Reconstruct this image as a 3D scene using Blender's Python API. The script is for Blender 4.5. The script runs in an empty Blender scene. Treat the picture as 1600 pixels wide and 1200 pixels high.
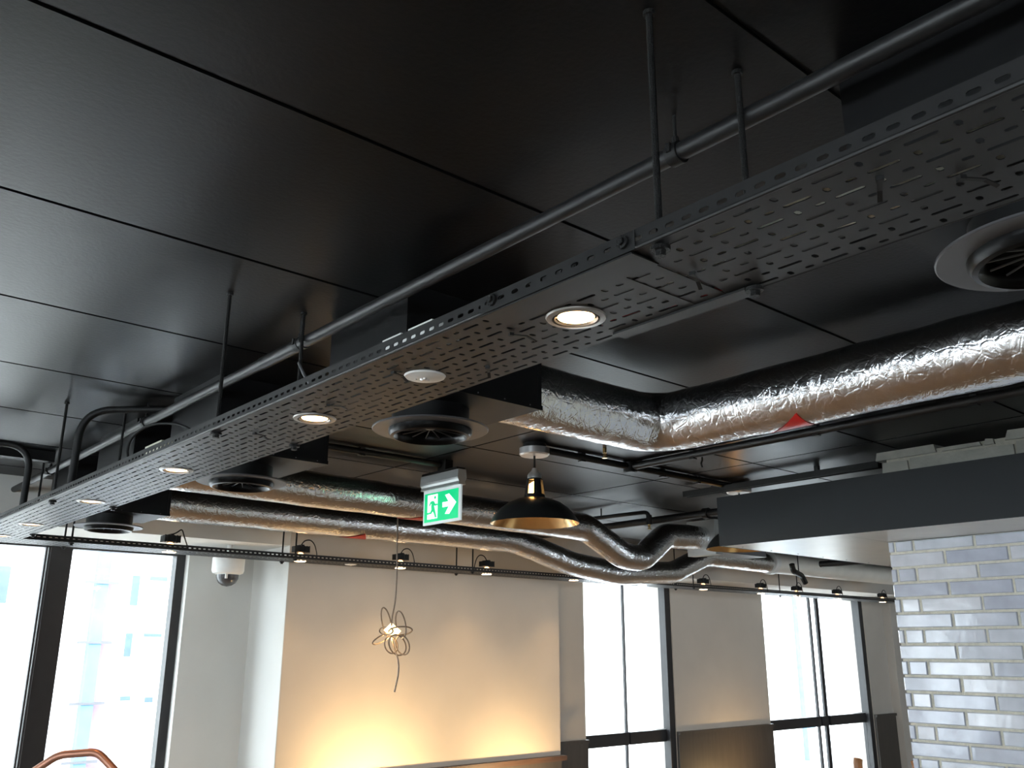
import bpy, math, random
from mathutils import Vector, Matrix, noise
random.seed(7)
PI = math.pi
S = bpy.context.scene
COL = S.collection

# ------------------------------------------------------------------ camera
FPX = 1402.24                                   # focal length in pixels of the 1600x1200 frame
def cam_axes(p=.287297, r=.0027439, a=.858371):
    f = Vector((0, math.cos(p), math.sin(p))); u = Vector((0, -math.sin(p), math.cos(p))); x = Vector((1, 0, 0))
    xr = math.cos(r)*x + math.sin(r)*u; ur = -math.sin(r)*x + math.cos(r)*u
    T = Matrix(((math.sin(a), math.cos(a), 0), (-math.cos(a), math.sin(a), 0), (0, 0, 1)))
    return T @ xr, T @ ur, T @ f
AX, AU, AF = cam_axes()
CAM = Vector((0, 0, 1.6))
cd = bpy.data.cameras.new('camera'); cam = bpy.data.objects.new('camera', cd); COL.objects.link(cam)
cd.sensor_fit = 'HORIZONTAL'; cd.sensor_width = 36; cd.lens = FPX/1600*36; cd.clip_start = .02; cd.clip_end = 200
m = Matrix((AX, AU, -AF)).transposed().to_4x4(); m.translation = CAM
cam.matrix_world = m
S.camera = cam

# ------------------------------------------------------------------ sky, exposure
w = bpy.data.worlds.new('World'); S.world = w; w.use_nodes = True
bg = w.node_tree.nodes['Background']; bg.inputs[0].default_value = (.86, .93, 1, 1); bg.inputs[1].default_value = 11.0
S.view_settings.view_transform = 'Standard'; S.view_settings.look = 'None'
S.view_settings.gamma = 1; S.view_settings.use_curve_mapping = False
S.view_settings.exposure = 0.42

def portal(loc, rot, sx, sy):
    l = bpy.data.lights.new('window_portal', 'AREA'); l.shape = 'RECTANGLE'; l.size = sx; l.size_y = sy
    l.cycles.is_portal = True
    o = bpy.data.objects.new('window_portal', l); o.location = loc; o.rotation_euler = rot; COL.objects.link(o)

# ------------------------------------------------------------------ materials
def srgb(*c): return tuple(((v/255)/12.92 if v/255 <= .04045 else ((v/255+.055)/1.055)**2.4) for v in c) + (1,)
MATS = {}
def mat(name, col, rough=.5, metal=0., var=.12, scale=9., bump=0., bscale=120., spec=.5, emit=0., ecol=None, stretch=None, coat=0., rvar=0.):
    m = bpy.data.materials.new(name); m.use_nodes = True; nt = m.node_tree; N = nt.nodes; L = nt.links
    b = N['Principled BSDF']
    tc = N.new('ShaderNodeTexCoord'); mp = N.new('ShaderNodeMapping'); L.new(tc.outputs['Object'], mp.inputs[0])
    if stretch: mp.inputs['Scale'].default_value = stretch
    nz = N.new('ShaderNodeTexNoise'); nz.inputs['Scale'].default_value = scale; nz.inputs['Detail'].default_value = 4
    L.new(mp.outputs[0], nz.inputs['Vector'])
    cr = N.new('ShaderNodeValToRGB'); L.new(nz.outputs['Fac'], cr.inputs[0])
    cr.color_ramp.elements[0].position = .3; cr.color_ramp.elements[1].position = .7
    cr.color_ramp.elements[0].color = tuple(max(0, v*(1-var)) for v in col[:3]) + (1,)
    cr.color_ramp.elements[1].color = tuple(min(1, v*(1+var)) for v in col[:3]) + (1,)
    L.new(cr.outputs[0], b.inputs['Base Color'])
    b.inputs['Roughness'].default_value = rough; b.inputs['Metallic'].default_value = metal
    b.inputs['Specular IOR Level'].default_value = spec; b.inputs['Coat Weight'].default_value = coat
    if coat: b.inputs['Coat Roughness'].default_value = .06
    if rvar:
        mr = N.new('ShaderNodeMapRange'); L.new(nz.outputs['Fac'], mr.inputs[0])
        mr.inputs[3].default_value = rough-rvar; mr.inputs[4].default_value = rough+rvar
        L.new(mr.outputs[0], b.inputs['Roughness'])
    if bump:
        n2 = N.new('ShaderNodeTexNoise'); n2.inputs['Scale'].default_value = bscale; n2.inputs['Detail'].default_value = 3
        L.new(mp.outputs[0], n2.inputs['Vector'])
        bp = N.new('ShaderNodeBump'); bp.inputs['Strength'].default_value = bump; bp.inputs['Distance'].default_value = .01
        L.new(n2.outputs['Fac'], bp.inputs['Height']); L.new(bp.outputs[0], b.inputs['Normal'])
    if emit:
        b.inputs['Emission Color'].default_value = ecol or col; b.inputs['Emission Strength'].default_value = emit
    MATS[name] = m
    return m
M_PANEL = mat('black_ceiling_paint', (.0060, .0060, .0066, 1), .37, var=.12, scale=3, bump=.05, bscale=90, spec=.19)
M_GAP = mat('ceiling_gap', (.004, .004, .004, 1), .8)
M_TRAY = mat('dark_grey_tray_coating', (.017, .0168, .0168, 1), .46, var=.08, scale=30, spec=.32)
M_BLACK = mat('satin_black_paint', (.004, .004, .0045, 1), .48, var=.15, scale=20, spec=.28)
M_PIPE = mat('black_pipe_paint', (.013, .013, .0135, 1), .42, var=.15, scale=25, spec=.45)
M_MATTE = mat('matte_black_metal', (.007, .007, .007, 1), .55, var=.2, scale=25, spec=.35)
M_ROD = mat('black_threaded_steel', (.009, .009, .009, 1), .5, var=.3, scale=200, bump=.5, bscale=500, spec=.25)
M_RING = mat('satin_grey_diffuser', (.11, .11, .118, 1), .42, var=.04, scale=20)
M_BOWL = mat('gloss_black_diffuser', (.003, .003, .0035, 1), .28, var=.1, scale=20, spec=.16)
M_VANE = mat('grey_vane', (.10, .10, .105, 1), .4)
M_WHITE = mat('white_plastic', (.72, .72, .70, 1), .35, var=.03, scale=30)
M_CREAM = mat('cream_cable_sheath', (.60, .57, .46, 1), .45, var=.08, scale=40)
M_TRIM = mat('brushed_lamp_trim', (.32, .30, .28, 1), .35, metal=.6, var=.08, scale=60)
M_CHROME = mat('brushed_aluminium', (.70, .69, .68, 1), .36, metal=.85, var=.1, scale=40, stretch=(1, 1, .05))
M_BRASSIN = mat('polished_brass_lining', (.88, .62, .32, 1), .22, metal=1, var=.06, scale=15)
M_SHADE = mat('black_enamel_shade', (.012, .013, .013, 1), .30, var=.15, scale=12, spec=.6)
M_LENS = mat('warm_lamp_lens', (1, .8, .5, 1), .4, var=.0, emit=9, ecol=(1, .62, .28, 1))
M_LENS2 = mat('warm_small_lens', (1, .8, .5, 1), .4, var=.0, emit=12, ecol=(1, .74, .45, 1))
M_GLOW = mat('warm_lamp_back_glow', (1, .6, .3, 1), .4, var=.0, emit=5, ecol=(1, .5, .2, 1))
M_BULB = mat('amber_bulb', (1, .6, .25, 1), .3, var=.0, emit=14, ecol=(1, .50, .14, 1))
M_BRICK = [mat('glazed_brick_%d' % i, c, .13, var=.10, scale=14, bump=.10, bscale=22, spec=.6, coat=.5) for i, c in enumerate(
    [(.46, .48, .53, 1), (.42, .44, .50, 1), (.52, .53, .57, 1), (.38, .40, .47, 1)])]
M_MORTAR = mat('cream_mortar', (.52, .50, .42, 1), .85, var=.12, scale=40, bump=.4, bscale=200)
M_WBLOCK = mat('white_painted_block', (.42, .41, .36, 1), .75, var=.15, scale=10, bump=.3, bscale=60)
M_BEAM = mat('slate_grey_boarding', (.0105, .0125, .014, 1), .55, var=.06, scale=4, spec=.25)
M_SOFFIT = mat('white_soffit_board', (.62, .60, .55, 1), .32, var=.06, scale=6)
M_WALL = mat('taupe_wall_paint', (.50, .465, .42, 1), .75, var=.04, scale=3, bump=.08, bscale=250)
M_BAY = mat('pale_grey_bay_paint', (.64, .64, .61, 1), .75, var=.03, scale=3, bump=.08, bscale=250)
M_DADO = mat('dark_brown_panelling', (.055, .048, .042, 1), .5, var=.12, scale=6, stretch=(6, 6, .6))
M_LEDGE = mat('walnut_ledge', (.07, .040, .026, 1), .4, var=.25, scale=20, stretch=(.3, 4, 4))
M_FRAME = mat('charcoal_window_frame', (.018, .018, .020, 1), .4, var=.1, scale=20)
M_FLOOR = mat('oak_floor', (.20, .135, .085, 1), .35, var=.35, scale=5, stretch=(.4, 5, 1), bump=.1, bscale=60)
M_ROOM = mat('back_room_paint', (.40, .37, .33, 1), .8, var=.05, scale=2)
M_COPPER = mat('copper_tube', (.42, .20, .13, 1), .42, metal=.6, var=.12, scale=20)
M_WOOD = mat('orange_brown_wood', (.36, .16, .06, 1), .4, var=.25, scale=20, stretch=(5, 5, .5))
M_LEATHER = mat('brown_leather', (.10, .05, .03, 1), .45, var=.2, scale=30, bump=.2, bscale=200)
M_BRASS = mat('sprinkler_brass', (.65, .45, .18, 1), .3, metal=1)
M_RED = mat('red_warning_film', (.62, .02, .015, 1), .35, var=.05)
M_GREEN = mat('green_exit_film', (0, .42, .16, 1), .4, var=.0, emit=.6, ecol=(0, .62, .22, 1))
M_SIGNW = mat('lit_white_pictogram', (.85, 1, .92, 1), .4, var=.0, emit=.9, ecol=(.85, 1, .93, 1))
M_HOUS = mat('silver_sign_housing', (.50, .53, .53, 1), .3, metal=.35, var=.04)
M_ACRYL = mat('clear_edge_acrylic', (.62, .66, .68, 1), .15, var=.03, emit=.25, ecol=(.8, .95, .95, 1))
M_TWINE = mat('tan_flex_cord', (.20, .15, .11, 1), .5, var=.2, scale=60)
M_PAPER = mat('lit_lamp_paper', (1, .8, .5, 1), .6, var=.08, emit=3.2, ecol=(1, .70, .30, 1))
M_FACADE = mat('pale_render_facade', (.80, .79, .76, 1), .8, var=.05, scale=1)
M_BLUE = mat('blue_downpipe', (.12, .25, .40, 1), .5, var=.15, scale=4)
M_PINK = mat('mauve_brick_strip', (.26, .19, .25, 1), .8, var=.12, scale=8)
M_OWIN = mat('facade_window_glass', (.08, .12, .17, 1), .3, var=.2, scale=3)
M_PAVE = mat('grey_paving', (.40, .40, .39, 1), .8, var=.1, scale=2)
M_DUSTW = mat('white_duct_wrap', (.75, .72, .66, 1), .35, var=.05, scale=8)

def foil_mat():
    m = bpy.data.materials.new('crinkled_foil'); m.use_nodes = True; nt = m.node_tree; N = nt.nodes; L = nt.links
    b = N['Principled BSDF']; b.inputs['Metallic'].default_value = 1
    tc = N.new('ShaderNodeTexCoord')
    n1 = N.new('ShaderNodeTexNoise'); n1.inputs['Scale'].default_value = 34; n1.inputs['Detail'].default_value = 5; n1.inputs['Distortion'].default_value = 1.2
    L.new(tc.outputs['Object'], n1.inputs['Vector'])
    v = N.new('ShaderNodeTexVoronoi'); v.feature = 'DISTANCE_TO_EDGE'; v.inputs['Scale'].default_value = 22
    L.new(tc.outputs['Object'], v.inputs['Vector'])
    mr = N.new('ShaderNodeMapRange'); mr.inputs[1].default_value = 0; mr.inputs[2].default_value = .06; L.new(v.outputs['Distance'], mr.inputs[0])
    b1 = N.new('ShaderNodeBump'); b1.inputs['Strength'].default_value = .30; b1.inputs['Distance'].default_value = .012; L.new(n1.outputs['Fac'], b1.inputs['Height'])
    b2 = N.new('ShaderNodeBump'); b2.inputs['Strength'].default_value = .18; b2.inputs['Distance'].default_value = .003
    L.new(mr.outputs[0], b2.inputs['Height']); L.new(b1.outputs[0], b2.inputs['Normal']); L.new(b2.outputs[0], b.inputs['Normal'])
    cr = N.new('ShaderNodeValToRGB'); L.new(n1.outputs['Fac'], cr.inputs[0])
    cr.color_ramp.elements[0].color = (.72, .72, .73, 1); cr.color_ramp.elements[1].color = (.88, .88, .89, 1)
    L.new(cr.outputs[0], b.inputs['Base Color'])
    r = N.new('ShaderNodeMapRange'); r.inputs[3].default_value = .08; r.inputs[4].default_value = .24; L.new(n1.outputs['Fac'], r.inputs[0]); L.new(r.outputs[0], b.inputs['Roughness'])
    return m
M_FOIL = foil_mat()
def glass_mat():
    m = bpy.data.materials.new('window_glass'); m.use_nodes = True; nt = m.node_tree; N = nt.nodes; L = nt.links
    N.remove(N['Principled BSDF']); out = N['Material Output']
    t = N.new('ShaderNodeBsdfTransparent'); g = N.new('ShaderNodeBsdfGlossy'); g.inputs['Roughness'].default_value = .02
    f = N.new('ShaderNodeValue'); f.outputs[0].default_value = .04
    nz = N.new('ShaderNodeTexNoise'); nz.inputs['Scale'].default_value = 2; cr = N.new('ShaderNodeValToRGB')
    cr.color_ramp.elements[0].color = (.92, .95, .96, 1); cr.color_ramp.elements[1].color = (.96, .98, .98, 1)
    L.new(nz.outputs['Fac'], cr.inputs[0]); L.new(cr.outputs[0], t.inputs[0])
    mx = N.new('ShaderNodeMixShader'); L.new(f.outputs[0], mx.inputs[0]); L.new(t.outputs[0], mx.inputs[1]); L.new(g.outputs[0], mx.inputs[2])
    L.new(mx.outputs[0], out.inputs[0])
    return m
M_GLASS = glass_mat()

# ------------------------------------------------------------------ builders
def ring_pts(c, t, u, r, n, off=0):
    v = t.cross(u)
    return [c + (u*math.cos(2*PI*i/n+off) + v*math.sin(2*PI*i/n+off))*r for i in range(n)]
class MB:
    def __init__(s): s.v = []; s.f = []
    def add(s, vs, fs):
        o = len(s.v); s.v += [tuple(p) for p in vs]; s.f += [tuple(i+o for i in f) for f in fs]; return s
    def box(s, a, b):
        (x0, y0, z0), (x1, y1, z1) = a, b
        return s.add([(x0,y0,z0),(x1,y0,z0),(x1,y1,z0),(x0,y1,z0),(x0,y0,z1),(x1,y0,z1),(x1,y1,z1),(x0,y1,z1)],
                     [(3,2,1,0),(4,5,6,7),(0,1,5,4),(1,2,6,5),(2,3,7,6),(3,0,4,7)])
    def tube(s, pts, r, n=10, cap=True, rf=None, closed=False):
        pts = [Vector(p) for p in pts]; N = len(pts)
        def tan(i):
            if closed: return (pts[(i+1) % N]-pts[i-1]).normalized()
            return (pts[min(i+1, N-1)]-pts[max(i-1, 0)]).normalized()
        t = tan(0); u = t.orthogonal().normalized()
        if abs(t.z) < .9: u = (Vector((0, 0, 1)) - t*t.z).normalized()
        vs = []
        for i in range(N):
            t = tan(i); u = (u - t*u.dot(t)).normalized(); v = t.cross(u)
            for k in range(n):
                a = 2*PI*k/n; rr = r(i) if callable(r) else r
                if rf: rr *= rf(i, k, pts[i])
                vs.append(pts[i] + (u*math.cos(a)+v*math.sin(a))*rr)
        fs = []
        for i in range(N if closed else N-1):
            j = (i+1) % N
            for k in range(n):
                k2 = (k+1) % n; fs.append((i*n+k, i*n+k2, j*n+k2, j*n+k))
        if cap and not closed:
            fs.append(tuple(range(n-1, -1, -1))); fs.append(tuple((N-1)*n+k for k in range(n)))
        return s.add(vs, fs)
    def cyl(s, a, b, r, n=12, r2=None): return s.tube([a, b], (lambda i: r if i == 0 else (r if r2 is None else r2)), n)
    def lathe(s, prof, c=(0,0,0), n=24, closed=False, axis='z'):
        vs = []; P = len(prof)
        for k in range(n):
            a = 2*PI*k/n
            for (r, z) in prof: vs.append((c[0]+r*math.cos(a), c[1]+r*math.sin(a), c[2]+z))
        fs = []
        for k in range(n):
            k2 = (k+1) % n
            for i in range(P if closed else P-1):
                j = (i+1) % P; fs.append((k*P+i, k2*P+i, k2*P+j, k*P+j))
        return s.add(vs, fs)
    def prism(s, poly, fn, d):
        """poly in 2D, fn(a,b,depth)->3D"""
        n = len(poly)
        vs = [fn(a, b, 0) for a, b in poly] + [fn(a, b, d) for a, b in poly]
        return s.add(vs, [tuple(range(n-1, -1, -1)), tuple(range(n, 2*n))] + [(i, (i+1) % n, n+(i+1) % n, n+i) for i in range(n)])
    def build(s, name, m, parent=None, smooth=False, angle=35):
        me = bpy.data.meshes.new(name); me.from_pydata(s.v, [], s.f); me.update()
        o = bpy.data.objects.new(name, me); me.materials.append(m); COL.objects.link(o)
        if smooth:
            me.polygons.foreach_set('use_smooth', [True]*len(me.polygons)); me.set_sharp_from_angle(angle=math.radians(angle))
        if parent: o.parent = parent
        return o
def bx(name, a, b, m, parent=None): return MB().box(a, b).build(name, m, parent)
def tag(o, label, cat, group=None, kind=None):
    if label: o['label'] = label
    if cat: o['category'] = cat
    if group: o['group'] = group
    if kind: o['kind'] = kind
    return o
def thing(name, label, cat, loc=(0,0,0), rotz=0., group=None):
    o = bpy.data.objects.new(name, None); o.empty_display_size = .05; COL.objects.link(o)
    o.location = loc; o.rotation_euler = (0, 0, rotz)
    return tag(o, label, cat, group)
def struct(o): o['kind'] = 'structure'; return o
def copy_tree(root, loc, label, rotz=None):
    r = root.copy(); COL.objects.link(r); r.location = loc; r['label'] = label
    if rotz is not None: r.rotation_euler = (0, 0, rotz)
    for ch in root.children:
        c = ch.copy(); COL.objects.link(c); c.parent = r
        for g in ch.children:
            d = g.copy(); COL.objects.link(d); d.parent = c
    return r
def fillet(pts, rad, seg=6):
    pts = [Vector(p) for p in pts]; out = [pts[0]]
    for i in range(1, len(pts)-1):
        a, b, c = pts[i-1], pts[i], pts[i+1]; d1 = (a-b).normalized(); d2 = (c-b).normalized()
        h = rad*1.0; p0 = b+d1*h; p1 = b+d2*h
        for k in range(seg+1):
            t = k/seg; out.append(p0*(1-t)**2 + b*2*t*(1-t) + p1*t*t)
    return out + [pts[-1]]
def resample(pts, step):
    pts = [Vector(p) for p in pts]; out = [pts[0]]
    for a, b in zip(pts, pts[1:]):
        n = max(1, int((b-a).length/step+.5))
        for k in range(1, n+1): out.append(a.lerp(b, k/n))
    return out

# ------------------------------------------------------------------ the room
HC = 1.6+.8386                 # ceiling
YP, YW = 5.05, 5.53            # plane of the pier and bulkheads / plane of the windows
ZS = 2.2                       # soffit over the window bays
X0, X1, Y0 = -6.2, 12.0, -4.0
flo = struct(bx('floor', (X0, Y0, -.1), (X1, YW, 0), M_FLOOR))
tag(flo, 'warm oak boarded floor of the room', None)
ce = struct(bx('ceiling', (X0, Y0, HC+.006), (X1, YW, HC+.15), M_GAP))
tag(ce, 'black painted ceiling of large flat panels with open joints', None)
GX, GY, G = 3.556, 1.192, .0110
pm = None
for i in range(-4, 6):
    for j in range(-4, 7):
        a = GX+1.2*i; b = GY+.6*j
        if b > 4.9: continue
        ye = min(b+.6, YP)
        if pm is None or ye < b+.59:
            o = bx('ceiling_panel', (G/2, G/2, 0), (1.2-G/2, ye-b-G/2, .006), M_PANEL, ce)
            if ye >= b+.59: pm = o.data
        else:
            o = bpy.data.objects.new('ceiling_panel', pm); COL.objects.link(o); o.parent = ce
        o.location = (a, b, HC)
# remaining ceiling outside the built panels
bx('ceiling_border', (X0, Y0, HC), (X1, GY-2.4, HC+.006), M_PANEL, ce)
bx('ceiling_border', (X0, GY-2.4, HC), (GX-4.8, YW, HC+.006), M_PANEL, ce)
bx('ceiling_border', (GX+7.2, GY-2.4, HC), (X1, YW, HC+.006), M_PANEL, ce)

# window wall: everything solid between openings
OPEN = [(-6.0, -4.0, .12, ZS), (-3.5, 2.16, .12, ZS), (5.585, 6.735, .12, ZS), (8.20, 10.24, .12, ZS)]      # x0,x1,z0,z1
wb = struct(bx('wall_back', (2.16, YW, 0), (2.60, YW+.25, HC), M_BAY)); tag(wb, 'pale grey wall of the window bay', None)
for a, b, mm in ((X0, -6.0, M_BAY), (-4.0, -3.5, M_BAY), (2.60, 5.585, M_WALL), (6.735, 8.20, M_WALL), (10.24, X1, M_WALL)):
    bx('wall_section', (a, YW, 0), (b, YW+.25, HC), mm, wb)
for a, b, z0, z1 in OPEN:
    bx('lintel', (a, YW, z1), (b, YW+.25, HC), M_BAY, wb); bx('sill_wall', (a, YW, 0), (b, YW+.25, z0), M_DADO, wb)
for a, b in ((4.84, 5.585), (6.735, 8.20), (10.24, 10.70), (10.72, X1)):
    bx('dado_panel', (a, YW-.025, 0), (b, YW, .868), M_DADO, wb); bx('dado_cap', (a, YW-.04, .868), (b, YW, .895), M_DADO, wb)
wp = struct(bx('wall_pier', (2.587, YP, 0), (4.835, YW, HC), M_WALL)); tag(wp, 'taupe painted pier between the window bays', None)
bx('pier_reveal', (2.584, YP+.002, 0), (2.587, YW, HC), M_BAY, wp)
bx('dado_panel', (2.60, YP-.03, 0), (4.82, YP, .835), M_DADO, wp)
bx('dado_ledge', (2.59, YP-.055, .835), (4.85, YP, .868), M_LEDGE, wp)
bk = struct(bx('wall_bulkhead', (X0, YP, ZS), (2.584, YW, HC), M_BAY)); tag(bk, 'pale downstand over the left window bay', None)
bk2 = struct(bx('wall_bulkhead', (4.835, YP, ZS), (X1, YW, HC), M_WALL)); tag(bk2, 'taupe downstand over the right window bays', None)
bx('chase', (10.70, YW-.10, 0), (11.2, YW, ZS), M_WALL, wb)
# side and rear walls
wr = struct(bx('wall_right', (X1, Y0, 0), (X1+.2, YW, HC), M_ROOM)); tag(wr, 'plain right hand end wall', None)
wf = struct(bx('wall_front', (X0, Y0-.2, 0), (X1, Y0, .6), M_ROOM)); tag(wf, 'wall behind the viewer with added wide windows', None)
FO = [(-5.2, -2.2), (6.2, 9.8)]  # added window openings, placed to brighten what the foil ducts reflect
bx('lintel', (X0, Y0-.2, 2.2), (X1, Y0, HC), M_ROOM, wf)
for a, b in ((X0, -5.2), (-2.2, 6.2), (9.8, X1)): bx('wall_section', (a, Y0-.2, .6), (b, Y0, 2.2), M_ROOM, wf)
for k, (a, b) in enumerate(FO):
    t = struct(bx('window_%d' % (11+k), (a, Y0-.13, 2.15), (b, Y0-.06, 2.2), M_FRAME)); tag(t, 'added wide window behind the viewer, for reflections in the foil ducts', None)
    bx('frame_bar', (a, Y0-.13, .6), (b, Y0-.06, .65), M_FRAME, t)
    for c in (a, (a+b)/2-.03, b-.06): bx('mullion', (c, Y0-.13, .65), (c+.06, Y0-.06, 2.15), M_FRAME, t)
    bx('pane', (a+.06, Y0-.098, .65), ((a+b)/2-.03, Y0-.092, 2.15), M_GLASS, t); bx('pane', ((a+b)/2+.03, Y0-.098, .65), (b-.06, Y0-.092, 2.15), M_GLASS, t)
    portal(((a+b)/2, Y0-.22, 1.4), (PI/2, 0, 0), b-a, 1.6)
wl = struct(bx('wall_left', (X0-.2, Y0, 0), (X0, Y0+.8, HC), M_ROOM)); tag(wl, 'left wall with added tall windows', None)
LO = [(-3.1, -1.0), (-.7, 1.5), (1.8, 3.9)]  # added window openings, for highlights on the foil ducts and glazed bricks
prev = Y0+.8
for a, b in LO:
    if a-prev > .01: bx('wall_section', (X0-.2, prev, 0), (X0, a, HC), M_ROOM, wl)
    bx('lintel', (X0-.2, a, 2.25), (X0, b, HC), M_ROOM, wl); bx('sill_wall', (X0-.2, a, 0), (X0, b, .5), M_ROOM, wl); prev = b
bx('wall_section', (X0-.2, prev, 0), (X0, YW+.25, HC), M_ROOM, wl)

def window(n, label, y, x0, x1, z0, z1, bars, hbars, fw=.05, dp=.045):
    """window in a wall plane y: frame bars as parts, panes between"""
    t = struct(bx('window_%d' % n, (x0, y+.06, z1-fw), (x1, y+.13, z1), M_FRAME)); tag(t, label, None)
    bx('frame_bar', (x0, y+.06, z0), (x1, y+.13, z0+fw), M_FRAME, t)
    bx('frame_bar', (x0, y+.06, z0+fw), (x0+fw, y+.13, z1-fw), M_FRAME, t); bx('frame_bar', (x1-fw, y+.06, z0+fw), (x1, y+.13, z1-fw), M_FRAME, t)
    xs = [x0+fw]
    for a, b in bars: bx('mullion', (a, y+.095-dp, z0+fw), (b, y+.095+dp, z1-fw), M_FRAME, t); xs += [a, b]
    xs.append(x1-fw); zs = [z0+fw]
    for a, b in hbars:
        zs += [a, b]
        for i in range(0, len(xs), 2): bx('transom', (xs[i], y+.055, a), (xs[i+1], y+.135, b), M_FRAME, t)
    zs.append(z1-fw)
    for i in range(0, len(xs), 2):
        for k in range(0, len(zs), 2):
            bx('pane', (xs[i], y+.092, zs[k]), (xs[i+1], y+.098, zs[k+1]), M_GLASS, t)
    return t
window(1, 'tall window in the left bay with wide charcoal mullions', YW, -3.5, 2.16, .12, ZS, [(-1.95, -1.83), (-.28, -.16), (1.385, 1.50)], [], fw=.055)
window(7, 'added tall window left of the picture in the back wall, for brick reflections', YW, -6.0, -4.0, .12, ZS, [(-5.04, -4.96)], [], fw=.055)  # added unseen window, gives the glazed bricks a white reflection
for k in range(2): bx('glazing_bead', (1.372-.016*k, YW+.045, .175), (1.382-.016*k, YW+.075, ZS-.055), M_FRAME, bpy.data.objects['window_1'])
window(2, 'tall narrow window beside the main pier with thin mullion', YW, 5.585, 6.735, .12, ZS, [(6.168, 6.186)], [(.815, .915)], fw=.02, dp=.012)
window(3, 'tall window at the far right next to the speaker', YW, 8.20, 10.24, .12, ZS, [(9.22, 9.25), (9.36, 9.42)], [(.815, .915)], fw=.02, dp=.012)
bx('jamb_board', (6.66, YW+.01, .12), (6.735, YW+.06, ZS), M_FRAME, bpy.data.objects['window_2'])
bx('jamb_board', (10.16, YW+.01, .12), (10.24, YW+.06, ZS), M_FRAME, bpy.data.objects['window_3'])
for k, (a, b) in enumerate(LO):
    t = struct(bx('window_%d' % (4+k), (X0-.13, a, 2.20), (X0-.06, b, 2.25), M_FRAME)); tag(t, 'added tall window in the left wall, for light on ducts and bricks', None)
    bx('frame_bar', (X0-.13, a, .5), (X0-.06, b, .55), M_FRAME, t)
    for c in (a, (a+b)/2-.03, b-.06): bx('mullion', (X0-.13, c, .55), (X0-.06, c+.06, 2.20), M_FRAME, t)
    bx('pane', (X0-.098, a+.06, .55), (X0-.092, (a+b)/2-.03, 2.20), M_GLASS, t); bx('pane', (X0-.098, (a+b)/2+.03, .55), (X0-.092, b-.06, 2.20), M_GLASS, t)
    portal((X0-.22, (a+b)/2, 1.375), (0, -PI/2, 0), 1.75, b-a)
for a, b, z0, z1 in OPEN: portal(((a+b)/2, YW+.27, (z0+z1)/2), (-PI/2, 0, 0), b-a, z1-z0)

# ------------------------------------------------------------------ outside
gr = struct(bx('ground', (-40, -30, -3.2), (60, 60, -3.1), M_PAVE)); tag(gr, 'grey street paving far below the windows', None)
fa = thing('building', 'pale rendered building across the street with blue downpipe', 'building', (0, 12, -3.1))
fz = 3.1
bx('wall', (-8, 0, 0), (9, .6, 13), M_FACADE, fa)
bx('downpipe', (3.52, -.12, 0), (3.66, 0, 13), M_BLUE, fa)
bx('brick_strip', (3.68, -.03, 0), (3.86, 0, 13), M_PINK, fa)
for zz in (.3, .95, 1.65, 2.36): bx('pipe_bracket', (3.38, -.14, zz+fz), (3.78, -.12, zz+fz+.03), M_RING, fa)
for x, z, ww, hh in ((3.98, 2.12, .09, .37), (4.20, 2.44, .22, .05), (3.98, 1.5, .08, .28), (4.2, 1.74, .22, .04), (4.0, .98, .12, .05), (4.3, .95, .1, .06), (2.3, 2.1, .27, .42), (.6, 2.1, .6, .8), (-1.4, 2.1, .6, .8)):
    wdw = bx('window', (x, -.02, z+fz), (x+ww, 0, z+fz+hh), M_OWIN, fa)
fb = thing('building', 'tall pale building seen through the right hand windows', 'building', (26, 24, -3.1))
bx('wall', (0, 0, 0), (22, 3, 15), M_FACADE, fb)
for i in range(4): bx('pilaster', (2+5*i, -.25, 0), (2.7+5*i, 0, 15), M_BLUE, fb)

# ------------------------------------------------------------------ cable trays
HT = 1.6+.4875                 # underside of the trays
TX0, TX1 = .803, 1.030
def stadium(L, r, rot=0, n=4):
    pts = []
    for s in (1, -1):
        for k in range(n+1):
            a = -PI/2 + PI*k/n
            x, y = r*math.sin(-a) if False else r*math.cos(a+PI/2), 0
            px, py = (r*math.cos(PI*k/n), L+r*math.sin(PI*k/n)) if s == 1 else (-r*math.cos(PI*k/n), -L-r*math.sin(PI*k/n))
            pts.append((px, py))
    if rot: pts = [(y, -x) for x, y in pts]
    return pts
def hole_cell(mb, x0, x1, y0, y1, cx, cy, hole, fn):
    A0, A1, B0, B1 = x0-cx, x1-cx, y0-cy, y1-cy
    def outer(p):
        ts = [1e9]
        if p[0] > 1e-9: ts.append((A1/p[0], 0))
        return None
    outs = []
    for (px, py) in hole:
        c = []
        if px > 1e-9: c.append((A1/px, 0))
        if py > 1e-9: c.append((B1/py, 1))
        if px < -1e-9: c.append((A0/px, 2))
        if py < -1e-9: c.append((B0/py, 3))
        t, side = min(c); outs.append((px*t, py*t, side))
    corner = {(0, 1): (A1, B1), (1, 2): (A0, B1), (2, 3): (A0, B0), (3, 0): (A1, B0)}
    n = len(hole); vs = [fn(cx+p[0], cy+p[1]) for p in hole] + [fn(cx+o[0], cy+o[1]) for o in outs]; fs = []
    for i in range(n):
        j = (i+1) % n; si, sj = outs[i][2], outs[j][2]
        mid = []
        while si != sj:
            nx = (si+1) % 4; vs.append(fn(cx+corner[(si, nx)][0], cy+corner[(si, nx)][1])); mid.append(len(vs)-1); si = nx
        fs.append((i, n+i) + tuple(mid) + (n+j, j))
    mb.add(vs, fs)
def ccw(h):
    a = sum(h[i-1][0]*h[i][1]-h[i][0]*h[i-1][1] for i in range(len(h))); return h if a > 0 else h[::-1]
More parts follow.
